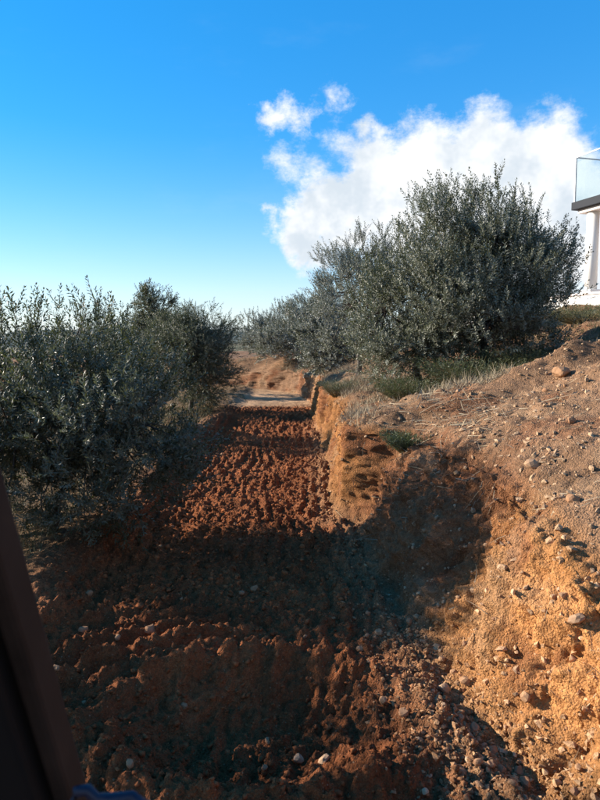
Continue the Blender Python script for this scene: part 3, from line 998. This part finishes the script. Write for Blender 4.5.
def scatter_stones(weight, n, smin, smax, label, group, seed, pale=.25):
    r = np.random.default_rng(seed)
    i = ground_pick(weight, n, r)
    P = G['P'].reshape(-1, 3)[i]; N = G['N'].reshape(-1, 3)[i]
    for k in range(n):
        s = smin + (smax - smin) * r.uniform() ** 2
        is_pale = r.uniform() < pale
        me = PALES[r.integers(len(PALES))] if is_pale else STONES[r.integers(len(STONES))]
        put_stone(me, P[k], N[k], s, label % ('pale' if is_pale else 'tan'), group, r)


scatter_stones(G['trench'] * seen * dist * (S < -.6), 50, .020, .042, 'earthy %s stone lying loose among the clods of the trench floor', 'stones on the trench floor', 601, 0.0)
scatter_stones(G['tal'] * seen * (Y < 5) * dist * (S > -.7) * (S < .35), 75, .016, .042, 'chipped %s stone in the rubble at the foot of the cut bank', 'stones at the foot of the bank', 602, .3)
scatter_stones(G['slope'] * seen * (Y < 9) * (past_lip > .15) * (X < 5) * dist, 120, .020, .050, '%s stone strewn on the spoil slope above the cut bank', 'stones on the spoil slope', 603, .3)
scatter_stones(G['wall'] * seen * (Y < 9) * dist, 25, .02, .04, '%s stone embedded in the orange cut face', 'stones in the cut face', 604, .2)


def hit_ground(px, py):
    """ground vertex seen at a photo pixel (nearest along the ray)"""
    d = np.array(px_dir(px, py)); o = np.array([0, 0, CAM_Z])
    P = G['P'].reshape(-1, 3) - o
    t = P @ d
    off = np.linalg.norm(P - t[:, None] * d, axis=1)
    ok = (t > 1.5) & (off < .004 * t + .004)
    i = np.where(ok)[0]
    if not len(i): i = np.array([np.argmin(np.where(t > 1.5, off / np.maximum(t, .1), 9))])
    j = i[np.argmin(t[i])]
    return G['P'].reshape(-1, 3)[j], G['N'].reshape(-1, 3)[j]


rs = np.random.default_rng(9)
BOULDER = stone_mesh('stone', 541, 'stone', .4, .62, ICO2)
for (px, py, size, me, label) in [
    (562, 371, .13, BOULDER, 'largest tan boulder lying at the right foot of the tallest olive tree'),
    (533, 464, .070, PALES[1], 'flat pale stone on the spoil slope casting a dark shadow'),
    (300, 757, .040, PALES[2], 'cream-coloured stone on the rim of the scooped hollow'),
    (322, 757, .040, PALES[3], 'pale broken stone beside the cream one on the hollow rim'),
    (445, 687, .048, PALES[1], 'smooth pale stone at the base of the bank beside the shadow edge'),
    (402, 714, .040, STONES[1], 'flat tan stone standing in the sunlit rubble patch'),
    (382, 700, .040, STONES[2], 'orange-brown stone on the sunlit furrow crest'),
    (576, 618, .050, PALES[3], 'long whitish stone on the ledge near the right edge'),
    (150, 630, .050, STONES[3], 'flat brown stone in the shaded soil below the left olive'),
]:
    P, N = hit_ground(px, py)
    put_stone(me, P, N, size, label, None, rs, .2)


# ------------------------------------------------------------------ the house up the slope
def build_house():
    wm = mat_plain('white_render', (.80, .78, .74), .85, .2, .04, 3.0, .1)
    fm = mat_plain('grey_fascia', (.020, .023, .03), .6, .12, .05)
    sm = mat_plain('soffit', (.70, .62, .57), .85, .2, .04)
    dm = mat_plain('dark_joinery', (.05, .05, .055), .35, .5, .05)
    gm = mat_glass()
    rail = mat_plain('steel_rail', (.22, .23, .25), .35, .5, .05, **{'Metallic': .7})
    root = empty('white_house', (7.28, 16.0, 0), math.atan2(-.95, .31))
    # local x: along the terrace front towards the viewer; local y: into the house
    tag(root, 'white rendered house with a columned porch under a glass-railed terrace', 'house')
    Z0, ZB, ZS = 2.2, 3.40, 5.62
    m = MB(); m.box(-6.5, 9, .05, .30, Z0, ZB); m.build('base_wall', wm, root, bevel=.012)
    m = MB(); m.box(-6.5, 9, .01, .34, ZB, ZB + .06); m.build('coping', sm, root, bevel=.01)
    m = MB(); m.box(-6.5, 9, .30, 9, Z0, ZB - .08); m.build('porch_floor', sm, root)
    m = MB(); m.box(-.05, 9, -.10, 9, ZS, ZS + .20); m.build('terrace_slab', fm, root, bevel=.01)
    m = MB(); m.box(.06, 9, .02, 9, ZS - .10, ZS - .004); m.build('soffit', sm, root)
    for x in (.36, 3.8, 7.2):
        m = MB(); m.tube([(x, .24, ZB + .06), (x, .24, ZS - .10)], .15, 24); c = m.build('column', wm, root, smooth=False)
        c.data.polygons.foreach_set('use_smooth', [len(p.vertices) == 4 for p in c.data.polygons])
        m = MB(); m.box(x - .19, x + .19, .05, .43, ZB + .055, ZB + .14); m.build('plinth', wm, c, bevel=.01)
    m = MB(); m.box(.9, 9, 1.9, 2.1, ZB - .08, ZS - .10); m.build('wall', wm, root)
    m = MB(); m.box(.70, .9, 1.9, 9, ZB - .08, ZS - .10); m.build('side_wall', wm, root)
    d = MB(); d.box(1.75, 2.75, 1.84, 1.92, ZB - .08, ZB + 2.1); dd = d.build('door', dm, root, bevel=.01)
    h = MB(); h.tube([(1.85, 1.80, ZB + .95), (1.85, 1.80, ZB + 1.15)], .012, 8); h.build('handle', rail, dd)
    w = MB(); w.box(4.4, 6.2, 1.84, 1.92, ZB + .8, ZB + 2.0); ww = w.build('window', dm, root, bevel=.01)
    w = MB(); w.box(4.48, 5.27, 1.825, 1.838, ZB + .88, ZB + 1.92); w.build('pane', gm, ww)
    w = MB(); w.box(5.33, 6.12, 1.825, 1.838, ZB + .88, ZB + 1.92); w.build('pane', gm, ww)
    # glass railing round the terrace
    zt = ZS + .20
    for k in range(5):
        x0 = .0 + k * 1.75
        p = MB(); p.box(x0 + .012, x0 + 1.735, -.045, -.033, zt + .004, zt + 1.12); p.build('glass_panel', gm, root)
    for k in range(4):
        y0 = -.03 + k * 1.9
        p = MB(); p.box(.0, .012, y0 + .02, y0 + 1.88, zt + .004, zt + 1.12); p.build('glass_panel', gm, root)
    p = MB(); p.box(-.02, .02, -.06, -.02, zt, zt + 1.15); p.build('rail_post', rail, root)
    p = MB(); p.box(.022, 9, -.052, -.026, zt + 1.122, zt + 1.145); p.box(-.012, .020, -.018, 8, zt + 1.122, zt + 1.145); p.build('handrail', rail, root)
    # upper storey set back
    m = MB(); m.box(4.5, 9, 4.5, 9, zt, zt + 2.7); m.build('upper_storey', wm, root)


build_house()


# ------------------------------------------------------------------ the digger's cab, from whose seat the picture is taken
def build_cab():
    pm = mat_plain('brown_grey_paint', (.026, .017, .013), .75, .2, .3, 14.0)
    bm_ = mat_plain('black_rubber', (.003, .003, .0035), .8, .3, .1)
    blue = mat_plain('blue_paint', (.004, .011, .036), .5, .5, .1)
    steel = mat_plain('cab_steel', (.05, .05, .055), .5, .4, .1)
    root = empty('digger_cab', (-.02, -.35, .95))
    tag(root, 'dark slanting cab pillar of the digger in the left foreground', 'vehicle')
    root_inv = Vector((-.02, -.35, .95))
    def P(x, y, z): return Vector((x, y, z)) - root_inv
    def bar(m, a, b, sx, sy):
        a, b = P(*a), P(*b); m.hexa([a + Vector((-sx, -sy, 0)), a + Vector((sx, -sy, 0)), a + Vector((sx, sy, 0)), a + Vector((-sx, sy, 0)),
                                     b + Vector((-sx, -sy, 0)), b + Vector((sx, -sy, 0)), b + Vector((sx, sy, 0)), b + Vector((-sx, sy, 0))])
    # front left pillar leans back towards the seat
    m = MB(); bar(m, (-.298, .954, 1.10), (-.298, .262, 3.05), .011, .025); m.build('pillar', pm, root, bevel=.006)
    m = MB(); bar(m, (-.390, .935, 1.10), (-.390, .243, 3.05), .075, .025); m.build('door_seal', bm_, root, bevel=.008)
    m = MB(); bar(m, (.85, .96, 1.10), (.85, .30, 3.05), .03, .03); m.build('pillar', pm, root, bevel=.006)
    m = MB(); a = P(-.42, -.9, 1.0); b = P(.92, 1.0, 1.10); m.box(a.x, b.x, a.y, b.y, a.z, b.z); m.build('floor_plate', steel, root, bevel=.01)
    m = MB(); a = P(-.42, -.9, 3.05); b = P(.92, .36, 3.12); m.box(a.x, b.x, a.y, b.y, a.z, b.z); m.build('roof', steel, root, bevel=.02)
    for x in (-.38, .88):
        m = MB(); bar(m, (x, -.86, 1.10), (x, -.86, 3.05), .035, .035); m.build('rear_pillar', steel, root, bevel=.006)
    # undercarriage under the floor
    m = MB(); a = P(-.35, -.85, .55); b = P(.85, .75, .996); m.box(a.x, b.x, a.y, b.y, a.z, b.z); m.build('slew_frame', blue, root, bevel=.03)
    for x in (-.75, .95):
        m = MB(); n = 20; pts = []
        prof = [(math.cos(2 * math.pi * k / n), math.sin(2 * math.pi * k / n)) for k in range(n)]
        ring = [((.62 if c > 0 else -.9) + .27 * c, .30 + .27 * s) for c, s in prof]
        v = [P(x, y, z) for y, z in ring] + [P(x + .3, y, z) for y, z in ring]
        m.poly(v, [tuple(range(n))[::-1], tuple(range(n, 2 * n))] + [(k, (k + 1) % n, n + (k + 1) % n, n + k) for k in range(n)])
        m.build('track', bm_, root, bevel=.01)
    # blue grab handle at the sill
    m = MB()
    m.tube([P(-.245, .555, 1.90), P(-.240, .555, 1.93), P(-.232, .556, 1.946), P(-.222, .557, 1.947), P(-.214, .558, 1.936), P(-.198, .56, 1.934), P(-.178, .56, 1.936), P(-.164, .56, 1.926), P(-.160, .56, 1.88)], .0060, 10)
    m.build('grab_handle', blue, root, smooth=True)


build_cab()
print('objects', len(bpy.data.objects), 'tris', sum(sum(len(p.vertices) - 2 for p in o.data.polygons) if len(o.data.polygons) < 5000 else len(o.data.polygons) * 2 for o in bpy.data.objects if o.type == 'MESH'))
